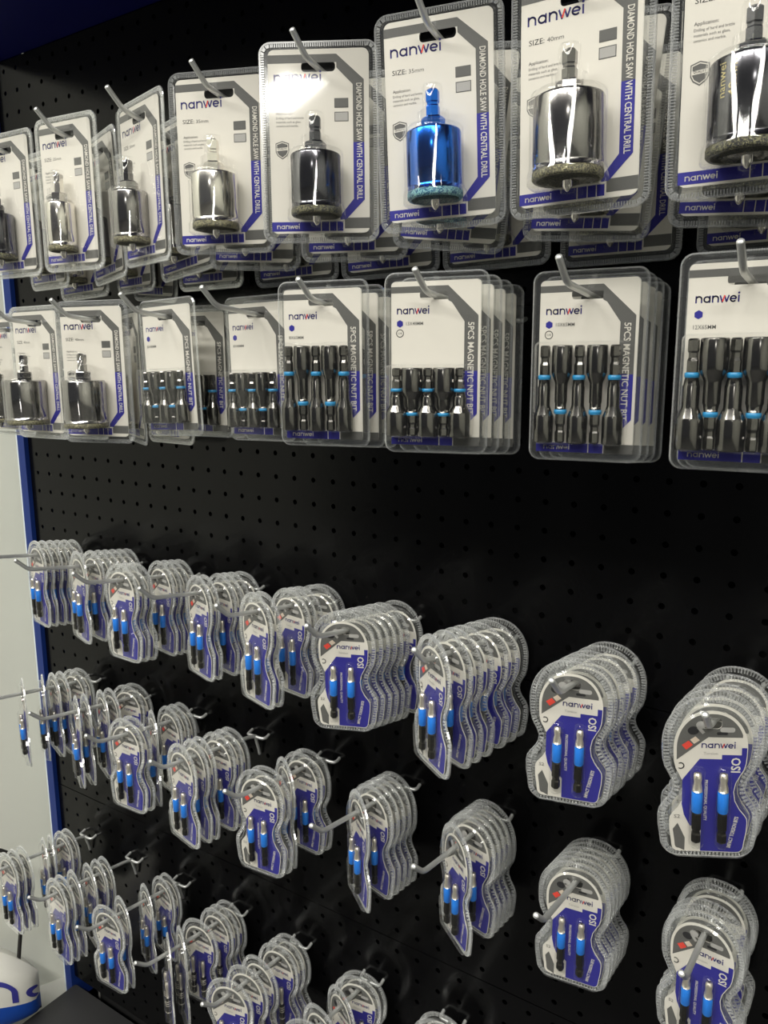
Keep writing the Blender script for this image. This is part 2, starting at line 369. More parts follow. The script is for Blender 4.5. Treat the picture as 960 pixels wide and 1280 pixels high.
# ------------------------------------------------------------------ nut bit packs
def nut_spec(size_text, rs, long_, ring):
    W = 0.076; H0, H1 = 0.0165, -0.1105
    out = rr(-W / 2, W / 2, H1, H0, 0.0075, 6)
    ins_x = W / 2 - 0.0055; ti, bi = H0 - 0.0065, H1 + 0.006
    insert = rr(-ins_x, ins_x, bi, ti, 0.003, 4)
    tray = rr(-ins_x - 0.001, ins_x + 0.001, bi - 0.001, ti + 0.001, 0.005, 6); tray_f = inset(tray, 0.001)
    PW, PH = 2 * ins_x, ti - bi
    def U(u, v): return (-ins_x + u * PW, ti - v * PH)
    slot = rr(-0.0115, 0.0125, -0.0028, 0.0040, 0.0028)
    L = 0.065 if long_ else 0.048
    zb = U(0, .940)[1]; zt = zb + L
    depth = 1.72 * rs + 0.0040
    b = MB()
    b.sheet([out, slot], 0.0, 0.0007, 'clear_plastic')
    rim = inset(out, 0.0012); b.walls(out, 0.0, rim, -0.0012, 'clear_rib'); b.walls(rim, -0.0012, inset(out, 0.0022), 0.0, 'clear_plastic')
    b.walls(tray, 0.0, tray_f, -0.0042, 'clear_plastic'); b.flat([tray_f, slot], -0.0042, 'clear_window')
    x0, x1 = U(0.0, 0)[0] + 0.001, U(.92, 0)[0]
    bub = rr(x0 - 0.0015, x1 + 0.0015, zb - 0.0012, zt + 0.003, 0.004, 4); bub_f = inset(bub, 0.002)
    b.walls(bub, -0.0043, inset(bub, 0.0006), -depth + 0.002, 'clear_window', True); b.walls(inset(bub, 0.0006), -depth + 0.002, bub_f, -depth, 'clear_plastic', True)
    b.flat([bub_f], -depth, 'clear_window')
    p = MB(); y = -0.0014; y1, y2, y3 = y - 0.0001, y - 0.0002, y - 0.0003
    p.sheet([insert, slot], y, y + 0.0005, 'paper')
    p.flat([[U(*q) for q in ((0, .03), (.64, .03), (.64, .068), (0, .068))]], y1, 'ink_grey')
    p.flat([[U(*q) for q in ((.64, .03), (.97, .21), (.97, .245), (.82, .245), (.68, .13), (.64, .118))]], y1, 'ink_grey')
    p.flat([[U(*q) for q in ((.82, .245), (.97, .245), (.97, .56), (.82, .56))]], y1, 'ink_grey')
    p.flat([[U(*q) for q in ((.82, .54), (.97, .54), (.97, .80), (.89, .85), (.82, .85))]], y2, 'ink_navy')
    p.flat([[U(*q) for q in ((0, .945), (.70, .945), (.70, 1), (0, 1))]], y1, 'ink_navy')
    p.flat([[U(*q) for q in ((.545, .945), (.555, .945), (.555, 1), (.545, 1))]], y2, 'paper')
    p.flat([[U(*q) for q in ((.71, .945), (1, .945), (1, 1), (.71, 1))]], y1, 'ink_grey')
    t = U(.895, .25); p.text('5PCS MAGNETIC NUT BIT', t[0] - 0.0022, t[1], 0.0043, y3, 'paper', width=PH * 0.555, rot=-PI / 2, bold=0.012)
    t = U(.065, .195); p.logo(t[0], t[1], PH * 0.036, y1, 'ink_logo', 'ink_red', width=PW * 0.385)
    cx, cz = U(.10, .252); p.flat([[(cx + 0.0026 * math.cos(R(60 * i + 30)), cz + 0.0026 * math.sin(R(60 * i + 30))) for i in range(6)]], y1, 'ink_navy')
    t = U(.17, .262) if ring else U(.06, .325); p.text(size_text, t[0], t[1], 0.0024, y1, 'ink_grey', width=0.0125, bold=0.004)
    if ring:
        cx, cz = U(.10, .31); p.stroke([(cx + 0.0026 * math.cos(R(20 * i)), cz + 0.0026 * math.sin(R(20 * i))) for i in range(19)], 0.0005, y1, 'ink_black')
        p.text('1/4', cx, cz - .0007, 0.0015, y1, 'ink_black', width=0.0026, align='C')
    t = U(.08, .984); p.logo(t[0], t[1], PH * 0.024, y2, 'paper', None, width=PW * 0.29)
    parts = [('blister', b.mesh('blister'), []), ('printed_card', p.mesh('printed_card'), [])]
    n = 5; span = U(.84, 0)[0] - U(.06, 0)[0]
    rm = span / n / 2
    for i in range(n):
        x = U(.09, 0)[0] + (U(.80, 0)[0] - U(.09, 0)[0]) * i / 4
        down = i % 2 == 0
        def Z(q): return zb + q if down else zt - q          # q measured from the socket end
        yb = -0.0022 - rs * 0.70
        k = MB()
        sl = L * 0.29 if long_ else L * 0.36; rn = max(0.0042, rs * 0.62)
        prof = [(rs * 0.66, 0.0030), (rs * 0.66, 0.0), (rs - 0.0004, 0.0), (rs, 0.0008), (rs, sl - 0.001), (rs - 0.0003, sl), (rn + 0.0002, sl + L * 0.085), (rn, sl + L * 0.10), (rn, L * 0.575), (rn - 0.0004, L * 0.59), (0.0038, L * 0.655)]
        k.lathe([(a, Z(q)) for a, q in prof], x, yb, 'gunmetal', 22)
        k.lathe([(a, Z(q)) for a, q in ((0.0033, L * 0.645), (0.0033, L * 0.80), (0.0026, L * 0.83), (0.0026, L * 0.87), (0.0033, L * 0.89), (0.0033, L - 0.001), (0.0026, L))], x, yb, 'gunmetal', 6, sides=6, a0=0.35)
        g = MB(); g.lathe([(a, Z(q)) for a, q in ((0.0036, L * 0.650), (0.0043, L * 0.657), (0.0043, L * 0.692), (0.0036, L * 0.70))], x, yb, 'cyan_band', 18)
        parts.append(('nut_bit', k.mesh('nut_bit'), [('band', g.mesh('band'), [], 'blue plastic band')]))
    return ('nut_bit_pack', None, parts)

# ------------------------------------------------------------------ screwdriver bit packs (waisted clamshell)
def waist_outline():
    top, bot, a, b_, c = 18.0, -90.0, 29.0, 21.8, 30.5
    right = []
    for i in range(13):                                   # round top
        t = PI / 2 - PI / 2 * i / 12
        right.append((a * math.cos(t) ** 0.92 if i else 0.0, top - 31 + 31 * math.sin(t)))
    right += [(28.9, -18), (28.4, -24), (27.0, -29.5), (24.6, -34.0), (22.4, -38.5), (21.8, -42), (22.3, -45.5), (24.4, -49.5), (27.6, -53.5), (29.8, -57.5), (30.5, -62), (30.2, -69), (29.0, -77)]
    for i in range(7):
        t = R(-8 - 82 * i / 6); right.append((17.5 + 11.2 * math.cos(t), -78.8 + 11.2 * math.sin(t)))
    right.append((8.0, -90.0))
    left = [(-x, z) for x, z in right[::-1]][0:-1]
    L = right + left
    L = L[::-1]                                            # counter-clockwise
    return [(x * mm, z * mm) for x, z in L]
WAIST = waist_outline()
HANG = rr(-0.0062, 0.0062, -0.0030, 0.0040, 0.0026)
def iso(px, py): return ((px - 345) * 0.000105, (346 - py) * 0.000105)
def bit_spec(ribbed):
    out = WAIST
    low = lambda L: [(x, z * 1.01 - 0.0026) for x, z in L]
    f0, f1, f2 = low(inset(out, 0.0042)), low(inset(out, 0.0048)), low(inset(out, 0.0062))
    card = low(inset(out, 0.0070))
    b = MB()
    b.flat([out, HANG], 0.0004, 'clear_plastic')
    rim = inset(out, 0.0004); rim2 = inset(out, 0.0012)
    b.walls(out, 0.0008, rim, -0.0008, 'clear_rib'); b.walls(rim, -0.0008, rim2, -0.0006, 'clear_rib')
    ribs(b, out, 0.0010, 0.0030, 0.0023, 0.0010, -0.0002, 0.0012)
    b.walls(f0, 0.0, f1, -0.0036, 'clear_plastic', True); b.walls(f1, -0.0036, f2, -0.0050, 'clear_plastic', True)
    b.flat([f2, HANG], -0.0050, 'clear_window')
    b.walls(f0, 0.0006, f2, 0.0012, 'clear_plastic', True)
    xs = (iso(268, 0)[0], iso(415, 0)[0]); zt, zb = iso(0, 640)[1], iso(0, 1082)[1]
    for x in xs:                                           # bubbles over the bits
        vs = []; fs = []; ns = 10
        pr_ = [(0.0004, zt + 0.0052), (0.003, zt + 0.0048), (0.0043, zt + 0.0028), (0.0044, zt), (0.0044, zb), (0.0043, zb - 0.0015), (0.003, zb - 0.0032), (0.0004, zb - 0.0035)]
        for a, z in pr_:
            for i in range(ns + 1):
                t = PI * i / ns; vs.append((x + a * math.cos(t), -0.0051 - 0.0036 * min(1, a / 0.0043) * math.sin(t), z))
        for j in range(len(pr_) - 1):
            for i in range(ns): fs.append([j * (ns + 1) + i, j * (ns + 1) + i + 1, (j + 1) * (ns + 1) + i + 1, (j + 1) * (ns + 1) + i])
        b.add(vs, fs, 'clear_window', True)
    # printed card
    p = MB(); y = -0.0008; y1, y2, y3 = y - 0.0001, y - 0.0002, y - 0.0003
    p.sheet([card, HANG], y, y + 0.0004, 'paper')
    inn = inset(card, 0.0018)
    arc = sorted([q for q in inn if q[1] > iso(0, 425)[1] and q[0] > 0], key=lambda q: -q[1]); arcl = sorted([q for q in inn if q[1] > iso(0, 560)[1] and q[0] <= 0.0001], key=lambda q: q[1])
    p.flat([arcl + arc + [(arc[-1][0], iso(0, 428)[1]), iso(330, 428), (arcl[0][0], iso(0, 575)[1])], HANG], y1, 'ink_grey')
    # pictured driver head and red block
    p.flat([[iso(*q) for q in ((180, 480), (218, 452), (244, 478), (206, 510))]], y2, 'ink_red')
    p.flat([[iso(*q) for q in ((226, 446), (256, 424), (282, 448), (250, 472))]], y2, 'ink_beige')
    cx, cz = iso(243, 388); p.flat([[(cx + 0.0034 * math.cos(R(30 * i)), cz + 0.0028 * math.sin(R(30 * i))) for i in range(12)]], y2, 'ink_black')
    cx, cz = iso(286, 352); p.flat([[(cx + 0.0030 * math.cos(R(30 * i)), cz + 0.0026 * math.sin(R(30 * i))) for i in range(12)]], y2, 'ink_light_grey')
    q = [iso(*c) for c in ((262, 372), (296, 410), (310, 398), (278, 362))]; p.flat([q], y2, 'ink_light_grey')
    x_, z_ = iso(440, 380); p.flat([rr(x_ - 0.0048, x_ + 0.0040, z_ - 0.0016, z_ + 0.0016, 0.0014, 3)], y2, 'ink_light_grey')
    x_, z_ = iso(405, 402); p.flat([rr(x_ - 0.0030, x_ + 0.0034, z_ - 0.0010, z_ + 0.0008, 0.0007, 3)], y3, 'ink_black')
    # blue field: follows the card's edge on its outer side
    edge = [q for q in inset(card, 0.0005) if q[0] > 0 and q[1] < iso(0, 492)[1]]
    edge = sorted(edge, key=lambda q: (-round(q[1], 5), -q[0]))
    right = [q for q in edge if q[0] > 0.006]
    xb = iso(305, 0)[0]; zb0 = min(q[1] for q in inset(card, 0.0005))
    blue = [(iso(520, 0)[0], iso(0, 492)[1]), (right[0][0], iso(0, 492)[1])] + right + [(xb, zb0), iso(305, 1025), iso(282, 1000), iso(240, 1000), iso(205, 930), iso(190, 860), iso(190, 700), iso(285, 566), iso(410, 566), iso(410, 538), iso(520, 538)]
    p.flat([blue], y1, 'ink_navy')
    leftp = sorted([q for q in inset(card, 0.0020) if q[0] < iso(214, 0)[0] and q[1] < iso(0, 985)[1]], key=lambda q: (-round(q[1], 5), q[0]))
    p.flat([leftp + [iso(214, 1165), iso(214, 1080), iso(170, 985)]], y1, 'ink_grey')
    t = iso(292, 496); p.logo(t[0], t[1], 0.0032, y2, 'ink_logo', 'ink_red', width=0.0212)
    t = iso(305, 538); p.text('Torsion', t[0], t[1], 0.0018, y2, 'ink_light_grey', width=0.0085)
    t = iso(520, 648); p.text('ISO', t[0] - 0.0006, t[1], 0.0054, y2, 'paper', width=0.0098, rot=PI / 2, bold=0.02)
    t = iso(318, 700); p.text('PROFESSIONAL QUALITY', t[0], t[1], 0.0018, y2, 'paper', width=0.0278, rot=-PI / 2, bold=0.02)
    t = iso(476, 1138); p.text('IMPACT TORSION BITS', t[0], t[1], 0.0023, y2, 'paper', width=0.0218, rot=PI / 2 - 0.20, bold=0.03)
    t = iso(148, 952); p.text('S2', t[0], t[1], 0.0024, y2, 'ink_grey', width=0.0036)
    cx, cz = iso(178, 612); p.stroke([(cx + 0.0019 * math.cos(R(a)), cz + 0.0019 * math.sin(R(a))) for a in range(-130, 131, 26)], 0.0007, y2, 'ink_black')
    parts = [('blister', b.mesh('blister'), []), ('printed_card', p.mesh('printed_card'), [])]
    yb = -0.0044
    for x in xs:
        k = MB(); t_ = MB(); s_ = MB()
        if not ribbed:
            z1, z2, z3 = iso(0, 752)[1], iso(0, 886)[1], zb
            t_.lathe([(0.0009, zt + 0.0002), (0.0022, zt - 0.0002), (0.0026, zt - 0.0030), (0.0022, zt - 0.0062), (0.0029, zt - 0.0092), (0.0030, z1 - 0.0002)], x, yb, 'tip_steel', 16)
            s_.lathe([(0.0029, z1), (0.0033, z1 - 0.0006), (0.0033, z2 + 0.0006), (0.0029, z2)], x, yb, 'blue_band', 16)
            k.lathe([(0.0027, z2 + 0.0002), (0.0031, z2 - 0.0012), (0.0031, zb + 0.0095), (0.0025, zb + 0.0082), (0.0025, zb + 0.0066), (0.0031, zb + 0.0054), (0.0031, zb + 0.001), (0.0024, zb)], x, yb, 'black_oxide', 12, sides=6, a0=0.3)
            parts.append(('screwdriver_bit', k.mesh('screwdriver_bit'), [('tip', t_.mesh('tip'), [], 'bare steel tip'), ('sleeve', s_.mesh('sleeve'), [], 'bright blue sleeve')]))
        else:
            t_.lathe([(0.0009, zt + 0.0002), (0.0022, zt - 0.0002), (0.0026, zt - 0.006), (0.0020, zt - 0.012), (0.0018, zt - 0.020)], x, yb, 'tip_steel', 12)
            prof = [(0.0018, zt - 0.0195), (0.0030, zt - 0.021)]
            for i in range(4): z0 = zt - 0.022 - i * 0.0026; prof += [(0.0031, z0), (0.0031, z0 - 0.0012), (0.0023, z0 - 0.0014), (0.0023, z0 - 0.0024)]
            prof += [(0.0031, zt - 0.034), (0.0031, zb + 0.010), (0.0024, zb + 0.0085), (0.0024, zb + 0.007), (0.0031, zb + 0.0055), (0.0031, zb + 0.001), (0.0024, zb)]
            k.lathe(prof, x, yb, 'gunmetal', 16)
            for z0 in (zt - 0.0232, zt - 0.0258, zt - 0.0284, zb + 0.0092): k.lathe([(0.0027, z0 + 0.0007), (0.0033, z0 + 0.0005), (0.0033, z0 - 0.0005), (0.0027, z0 - 0.0007)], x, yb, 'tip_steel', 14)
            parts.append(('screwdriver_bit', k.mesh('screwdriver_bit'), [('tip', t_.mesh('tip'), [], 'slim bare steel tip')]))
    return ('bit_pack', None, parts)

# ------------------------------------------------------------------ peg hooks
WIRE = 0.0022
def hook_spec(rise, length=0.14, tip=(0.017, 0.014)):
    a = MB(); pts = [(0, -0.009, 0.0)]
    pts += [(0, -0.02, rise * 0.02 / length), (0, -length + 0.006, rise * (length - 0.006) / length)]
    for i in range(1, 6):
        t = i / 6; P0 = Vector((0, -length + 0.006, rise * (length - 0.006) / length)); P1 = Vector((0, -length - 0.002, rise)); P2 = Vector((0, -length - 0.0065, rise + 0.0045))
        q = P0 * (1 - t) ** 2 + P1 * 2 * t * (1 - t) + P2 * t * t; pts.append(tuple(q))
    pts += [(0, -length - 0.0065, rise + 0.0045), (0, -length - tip[0], rise + tip[1])]
    a.tube(pts, WIRE, 'zinc_wire', 12)
    c = MB(); h = PITCH / 2
    c.tube([(-h, 0.009, 0.004), (-h, 0.0, 0.0015), (-h, -0.005, 0.0), (-h + 0.001, -0.0082, 0), (-h + 0.004, -0.0092, 0), (h - 0.004, -0.0092, 0), (h - 0.001, -0.0082, 0), (h, -0.005, 0), (h, 0.0, 0.0015), (h, 0.009, 0.004)], 0.0018, 'zinc_wire', 10)
    l = MB(); l.tube([(0, -0.0086, 0.001), (0, -0.0086, -0.002), (0, -0.0045, -0.016), (0, -0.0028, -0.024)], 0.0018, 'zinc_wire', 10)
    return ('peg_hook', None, [('arm', a.mesh('arm'), []), ('prong_bar', c.mesh('prong_bar'), []), ('stop_leg', l.mesh('stop_leg'), [])])

ORD = ['first', 'second', 'third', 'fourth', 'fifth', 'sixth', 'seventh', 'eighth', 'ninth', 'tenth', 'eleventh']
SAW = {}
def saw(dia, fin):
    key = (dia, fin)
    if key not in SAW:
        SAW[key] = saw_spec(dia / 1000, fin, '%dmm' % dia, 0.088 if dia >= 30 else 0.080, fin == 'black' and dia == 40)
    return SAW[key]
NUT = {'12': nut_spec('12X65MM', 0.0080, True, False), '10': nut_spec('10X65MM', 0.0068, True, True), '13': nut_spec('13X48MM', 0.0078, False, True), '8': nut_spec('8X65MM', 0.0066, True, False), '6': nut_spec('8X48MM', 0.0066, False, False)}
BIT = {'b': bit_spec(False), 'r': bit_spec(True)}
FIN = {'silver': 'silver', 'black': 'black', 'blue': 'bright blue', 'chrome': 'dark chrome'}

# rows: name, peg row, rise of the arm; hooks: column of the arm, then packs from the board's front: (y, yaw, roll, kind, side shift)
ROWS = [
 ('top row', 15.0, 0.030, [
   (-21.4, [(-.128, 4, 0, (30, 'black')), (-.088, -6, 0, (25, 'chrome')), (-.050, 3, 3, (25, 'silver'))]),
   (-17.4, [(-.128, 7, 0, (25, 'silver')), (-.091, -15, 4, (25, 'black')), (-.056, -12, 0, (25, 'chrome')), (-.024, -6, -5, (25, 'black'))]),
   (-13.4, [(-.124, -14, 0, (30, 'chrome')), (-.086, -8, 6, (30, 'chrome')), (-.048, 0, 0, (30, 'black'))]),
   (-9.4, [(-.128, 22, 0, (35, 'silver')), (-.0855, 16, -3, (35, 'silver')), (-.043, 10, 2, (35, 'black'))]),
   (-5.4, [(-.128, 30, 0, (35, 'black')), (-.0855, 22, 0, (35, 'black')), (-.043, 15, 3, (35, 'black'))]),
   (-1.4, [(-.128, 16, 2, (35, 'blue')), (-.0855, 10, -7, (35, 'blue')), (-.043, 6, 2, (35, 'black'))]),
   (2.5, [(-.128, 3, 1, (40, 'chrome')), (-.081, 2, -5, (40, 'chrome')), (-.034, 0, 0, (40, 'chrome'))]),
   (6.4, [(-.128, 8, 1, (40, 'black')), (-.081, 4, -4, (40, 'black')), (-.034, 0, 0, (40, 'black'))]),
 ]),
 ('second row', 9.0, 0.013, [
   (-25.4, [(-.082, 0, 0, (40, 'chrome'))]),
   (-21.4, [(-.110, 2, 0, (40, 'chrome')), (-.060, 2, 0, (40, 'chrome'))]),
   (-17.4, [(-.114, 14, 0, (40, 'chrome')), (-.066, -27, 0, (30, 'silver')), (-.020, -8, 0, (35, 'chrome'))]),
   (-13.4, [(-.106, 0, 2, '6'), (-.066, 4, 0, '6'), (-.047, 4, 0, '6')]),
   (-9.4, [(-.092, 2, 1, '6'), (-.070, 4, 0, '6'), (-.050, 4, 0, '6')]),
   (-5.4, [(-.128, 14, 0, '8'), (-.104, 10, 0, '8'), (-.085, 9, 0, '8')]),
   (-1.4, [(-.128, 15, 0, '13'), (-.1085, 15, 0, '13'), (-.089, 14, 0, '13'), (-.0695, 13, 0, '13')]),
   (2.6, [(-.099, 8, 0, '10'), (-.081, 8, 0, '10'), (-.063, 7, 0, '10'), (-.045, 7, 0, '10')]),
   (6.6, [(-.119, 5, 0, '12'), (-.098, 5, 0, '12'), (-.077, 5, 0, '12')]),
 ]),
 ('third row', -2.0, 0.022, [
   (-25.4, [(-.069, -12, 0, 'b'), (-.059, -11, 0, 'b'), (-.048, -10, 0, 'b'), (-.038, -10, 0, 'b'), (-.028, -9, 0, 'b'), (-.017, -6, 0, 'b')]),
   (-21.4, [(-.081, -17, 0, 'b'), (-.062, -10, 0, 'b'), (-.051, -8, 0, 'b'), (-.041, -8, 0, 'b'), (-.031, -8, 0, 'b'), (-.021, -6, 0, 'b'), (-.011, -4, 0, 'b')]),
   (-17.4, [(-.100, -2, 0, 'b'), (-.090, -3, 0, 'b'), (-.080, -3, 0, 'b'), (-.047, -10, 0, 'b'), (-.037, -9, 0, 'b'), (-.027, -9, 0, 'b'), (-.017, -7, 0, 'b')]),
   (-13.4, [(-.084, -17, 0, 'b'), (-.074, -16, 0, 'b'), (-.053, -12, 0, 'b'), (-.043, -9, 0, 'b'), (-.033, -8, 0, 'b'), (-.019, -3, 0, 'b')]),
   (-9.4, [(-.108, -16, 0, 'b'), (-.097, -15, 0, 'b'), (-.060, -8, 0, 'b'), (-.050, -6, 0, 'b'), (-.040, -6, 0, 'b'), (-.018, 2, 0, 'b'), (-.009, 4, 0, 'b')]),
   (-5.4, [(-.108, 22, 0, 'b'), (-.096, 8, 0, 'b'), (-.083, -2, 0, 'b'), (-.071, -6, 0, 'b'), (-.056, -10, 0, 'b'), (-.043, -10, 0, 'b'), (-.020, -6, 0, 'b')]),
   (-1.4, [(-.129, -33, 0, 'b'), (-.104, -22, 0, 'b'), (-.088, -20, 0, 'b'), (-.072, -14, 0, 'b'), (-.048, -8, 0, 'b'), (-.030, -3, 0, 'b'), (-.014, 3, 0, 'b')]),
   (2.8, [(-.117, 14, 0, 'b'), (-.112, 12, 0, 'b'), (-.088, 8, 0, 'b'), (-.074, 6, 0, 'b'), (-.048, 2, 0, 'b'), (-.028, 2, 0, 'b')]),
   (6.6, [(-.134, 26, 2, 'b'), (-.114, 14, 0, 'b'), (-.094, 10, 0, 'b'), (-.060, 6, 0, 'b'), (-.030, 2, 0, 'b')]),
 ]),
 ('fourth row', -9.0, 0.022, [
   (-25.4, [(-.103, -27, 0, 'b'), (-.076, -29, 0, 'b'), (-.061, -8, 0, 'b'), (-.049, -9, 0, 'b'), (-.032, 0, 0, 'b'), (-.022, 3, 0, 'b')]),
   (-21.4, [(-.098, -28, 0, 'b'), (-.086, -10, 0, 'b'), (-.063, -22, 0, 'b'), (-.050, -12, 0, 'b'), (-.026, 6, 0, 'b'), (-.014, 6, 0, 'b')]),
   (-17.4, [(-.108, 2, 0, 'b'), (-.097, -2, 0, 'b'), (-.070, -30, 0, 'b'), (-.046, -12, 0, 'b'), (-.036, -10, 0, 'b'), (-.026, -9, 0, 'b')]),
   (-13.4, [(-.118, -12, 0, 'b'), (-.100, -14, 0, 'b'), (-.090, -13, 0, 'b'), (-.068, -4, 0, 'b'), (-.056, -6, 0, 'b'), (-.046, -6, 0, 'b')]),
   (-9.4, [(-.112, 5, 0, 'b'), (-.100, -2, 0, 'b'), (-.074, -32, 0, 'b'), (-.048, -3, 0, 'b'), (-.036, -2, 0, 'b')]),
   (-5.4, [(-.088, -36, 0, 'b'), (-.066, -14, 0, 'b'), (-.056, -11, 0, 'b'), (-.046, -10, 0, 'b'), (-.036, -10, 0, 'b'), (-.026, -9, 0, 'b')]),
   (-1.4, [(-.086, -36, 0, 'b'), (-.060, -14, 0, 'b'), (-.050, -12, 0, 'b'), (-.040, -10, 0, 'b'), (-.030, -9, 0, 'b'), (-.020, -7, 0, 'b')]),
   (2.6, [(-.076, 7, 0, 'b'), (-.066, 6, 0, 'b'), (-.056, 6, 0, 'b'), (-.046, 5, 0, 'b'), (-.036, 5, 0, 'b'), (-.026, 4, 0, 'b')]),
   (6.5, [(-.084, -5, 0, 'b'), (-.076, -4, 0, 'b'), (-.066, -4, 0, 'b'), (-.036, 0, 0, 'b'), (-.026, 2, 0, 'b')]),
 ]),
 ('bottom row', -18.8, 0.022, [
   (-26.9, [(-.124, -6, 0, 'b'), (-.113, -9, 0, 'b'), (-.102, -12, 0, 'b'), (-.072, -24, 0, 'b'), (-.062, -23, 0, 'b'), (-.044, 4, 0, 'b'), (-.034, 4, 0, 'b')]),
   (-22.9, [(-.121, -8, 0, 'b'), (-.111, -9, 0, 'b'), (-.096, -16, 0, 'b'), (-.074, -18, 0, 'b'), (-.060, -14, 0, 'b'), (-.050, -12, 0, 'b')]),
   (-19.2, [(-.117, 2, 0, 'b'), (-.096, -30, 0, 'b'), (-.060, -24, 0, 'b'), (-.034, -12, 0, 'b'), (-.024, -10, 0, 'b')]),
   (-15.2, [(-.112, -36, 0, 'r'), (-.094, -31, 0, 'r'), (-.067, 6, 0, 'r'), (-.040, -2, 0, 'r'), (-.030, -3, 0, 'r'), (-.018, -3, 0, 'r')]),
   (-11.2, [(-.120, 12, 0, 'r'), (-.094, 4, 0, 'r'), (-.074, -4, 0, 'r'), (-.044, 2, 0, 'r'), (-.032, 0, 0, 'r'), (-.022, -2, 0, 'r')]),
   (-7.2, [(-.116, 10, 0, 'r'), (-.094, -20, 0, 'r'), (-.060, -24, 0, 'r'), (-.032, 8, 0, 'r'), (-.022, 4, 0, 'r')]),
   (-3.2, [(-.036, 4, 0, 'r'), (-.024, 3, 0, 'r')]),
 ]),
]
HOOKS = {}
for rn, prow, rise, hooks in ROWS:
    if rise not in HOOKS: HOOKS[rise] = hook_spec(rise)
    for hi, (c, packs) in enumerate(hooks):
        n = ORD[hi] + ' hook from the white wall'
        x, z0 = colx(c), rowz(prow)
        put(HOOKS[rise], 'steel wire peg hook, %s from the white wall in the %s' % (ORD[hi], rn), 'hook', (x, 0, z0), group='steel peg hooks on the pegboard')
        prev = None
        for k, (y, yaw, roll, kind) in enumerate(packs):
            if kind in BIT:                              # neighbours fan out only as far as their thickness lets them
                if prev:
                    y = max(y, prev[0] + 0.0101)
                    lim = max(0.0, (y - prev[0] - 0.0100) / 0.030)
                    a = math.sin(R(yaw)); p_ = math.sin(R(prev[1]))
                    yaw = math.degrees(math.asin(max(p_ - lim, min(p_ + lim, a))))
                prev = (y, yaw)
            where = 'front pack' if k == 0 else ('rear pack' if k == len(packs) - 1 else ORD[k] + ' pack')
            place = '%s on %s hook from white wall, %s' % (where, ORD[hi], rn)
            z = z0 + rise * (-y) / 0.14
            rot = (0, R(-roll), R(yaw))
            if isinstance(kind, tuple):
                put(saw(*kind), '%s hole saw, %s' % (FIN[kind[1]], place), 'hole saw pack', (x, y, z), rot, 'carded diamond hole saws')
            elif kind in NUT:
                put(NUT[kind], 'nut bit set, %s' % place, 'nut bit pack', (x, y, z), rot, 'carded sets of five nut bits')
            else:
                put(BIT[kind], '%s bits, %s' % ('blue sleeved' if kind == 'b' else 'ringed dark', place), 'bit pack', (x, y, z), rot, 'carded screwdriver bits')

# ------------------------------------------------------------------ pegboard panels
XL, C0, C1 = -0.986, -29, 24
XR = colx(C1) + PITCH / 2
def panel_spec(r0, r1):
    mb = MB(); zlo, zhi = rowz(r0) - PITCH / 2 + 0.0006, rowz(r1) + PITCH / 2 - 0.0006
    N = 12; hr = 0.0027; th = 0.0012
    for c in range(C0, C1 + 1):
        for r in range(r0, r1 + 1):
            cx, cz = colx(c), rowz(r)
            xa = XL if c == C0 else cx - PITCH / 2; xb = cx + PITCH / 2
            za = zlo if r == r0 else cz - PITCH / 2; zb = zhi if r == r1 else cz + PITCH / 2
            vs = []; vo = []
            for i in range(N):
                a = 2 * PI * i / N + PI / 4; ca, sa = math.cos(a), math.sin(a)
                vs.append((cx + hr * ca, 0, cz + hr * sa))
                k = max(abs(ca), abs(sa)); qx, qz = ca / k, sa / k
                vo.append((cx + (xb - cx if qx > 0 else cx - xa) * qx, 0, cz + (zb - cz if qz > 0 else cz - za) * qz))
            back = [(a, th, b2) for a, _, b2 in vs]
            mb.add(vs + vo + back, [[i, (i + 1) % N, N + (i + 1) % N, N + i] for i in range(N)] + [[i, 2 * N + i, 2 * N + (i + 1) % N, (i + 1) % N] for i in range(N)], 'black_paint')
    for z, s_ in ((zlo, 1), (zhi, -1)):                     # folded lips along the seams
        mb.add([(XL, 0, z), (XR, 0, z), (XR, 0.012, z), (XL, 0.012, z)], [[0, 1, 2, 3]], 'black_paint')
    return ('pegboard_panel', mb.mesh('pegboard_panel'), [])
for (r0, r1), nm in zip(((10, 22), (-3, 9), (-16, -4), (-29, -17)), ('behind the carded hole saws', 'behind the nut bits, its lower half bare', 'behind the two middle rows of bits', 'behind the bottom row of bits, above the base')):
    put(panel_spec(r0, r1), 'black perforated steel pegboard panel %s' % nm, 'pegboard', (0, 0, 0), group=None)

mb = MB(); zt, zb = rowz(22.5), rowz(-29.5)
mb.box(((XL + XR) / 2, 0.045, (zt + zb) / 2 + 0.1), ((XR - XL) / 2, 0.004, (zt - zb) / 2 + 0.2), 'dark_void')  # black sheet added to stop light through the peg holes, stands for the dark cavity
struct('dark_backing', mb)
mb = MB(); mb.box((XL - 0.008, 0.016, (zt + zb) / 2 + 0.1), (0.0075, 0.022, (zt - zb) / 2 + 0.24), 'upright_blue')
ed = MB(); ed.box((XL - 0.0172, 0.016, (zt + zb) / 2 + 0.1), (0.0016, 0.0218, (zt - zb) / 2 + 0.24), 'pale_edge')
put(('upright_post', mb.mesh('upright_post'), [('edge_strip', ed.mesh('edge_strip'), [], 'pale edge strip')]), 'narrow blue upright post between pegboard and white wall', 'post', (0, 0, 0))
mb = MB(); mb.box(((XL + XR) / 2, -0.12, zt + 0.002), ((XR - XL) / 2, 0.12, 0.0015), 'header_blue'); mb.box(((XL + XR) / 2, -0.239, zt + 0.13), ((XR - XL) / 2, 0.0015, 0.13), 'header_blue'); mb.box(((XL + XR) / 2, -0.12, zt + 0.26), ((XR - XL) / 2, 0.12, 0.0015), 'header_blue')
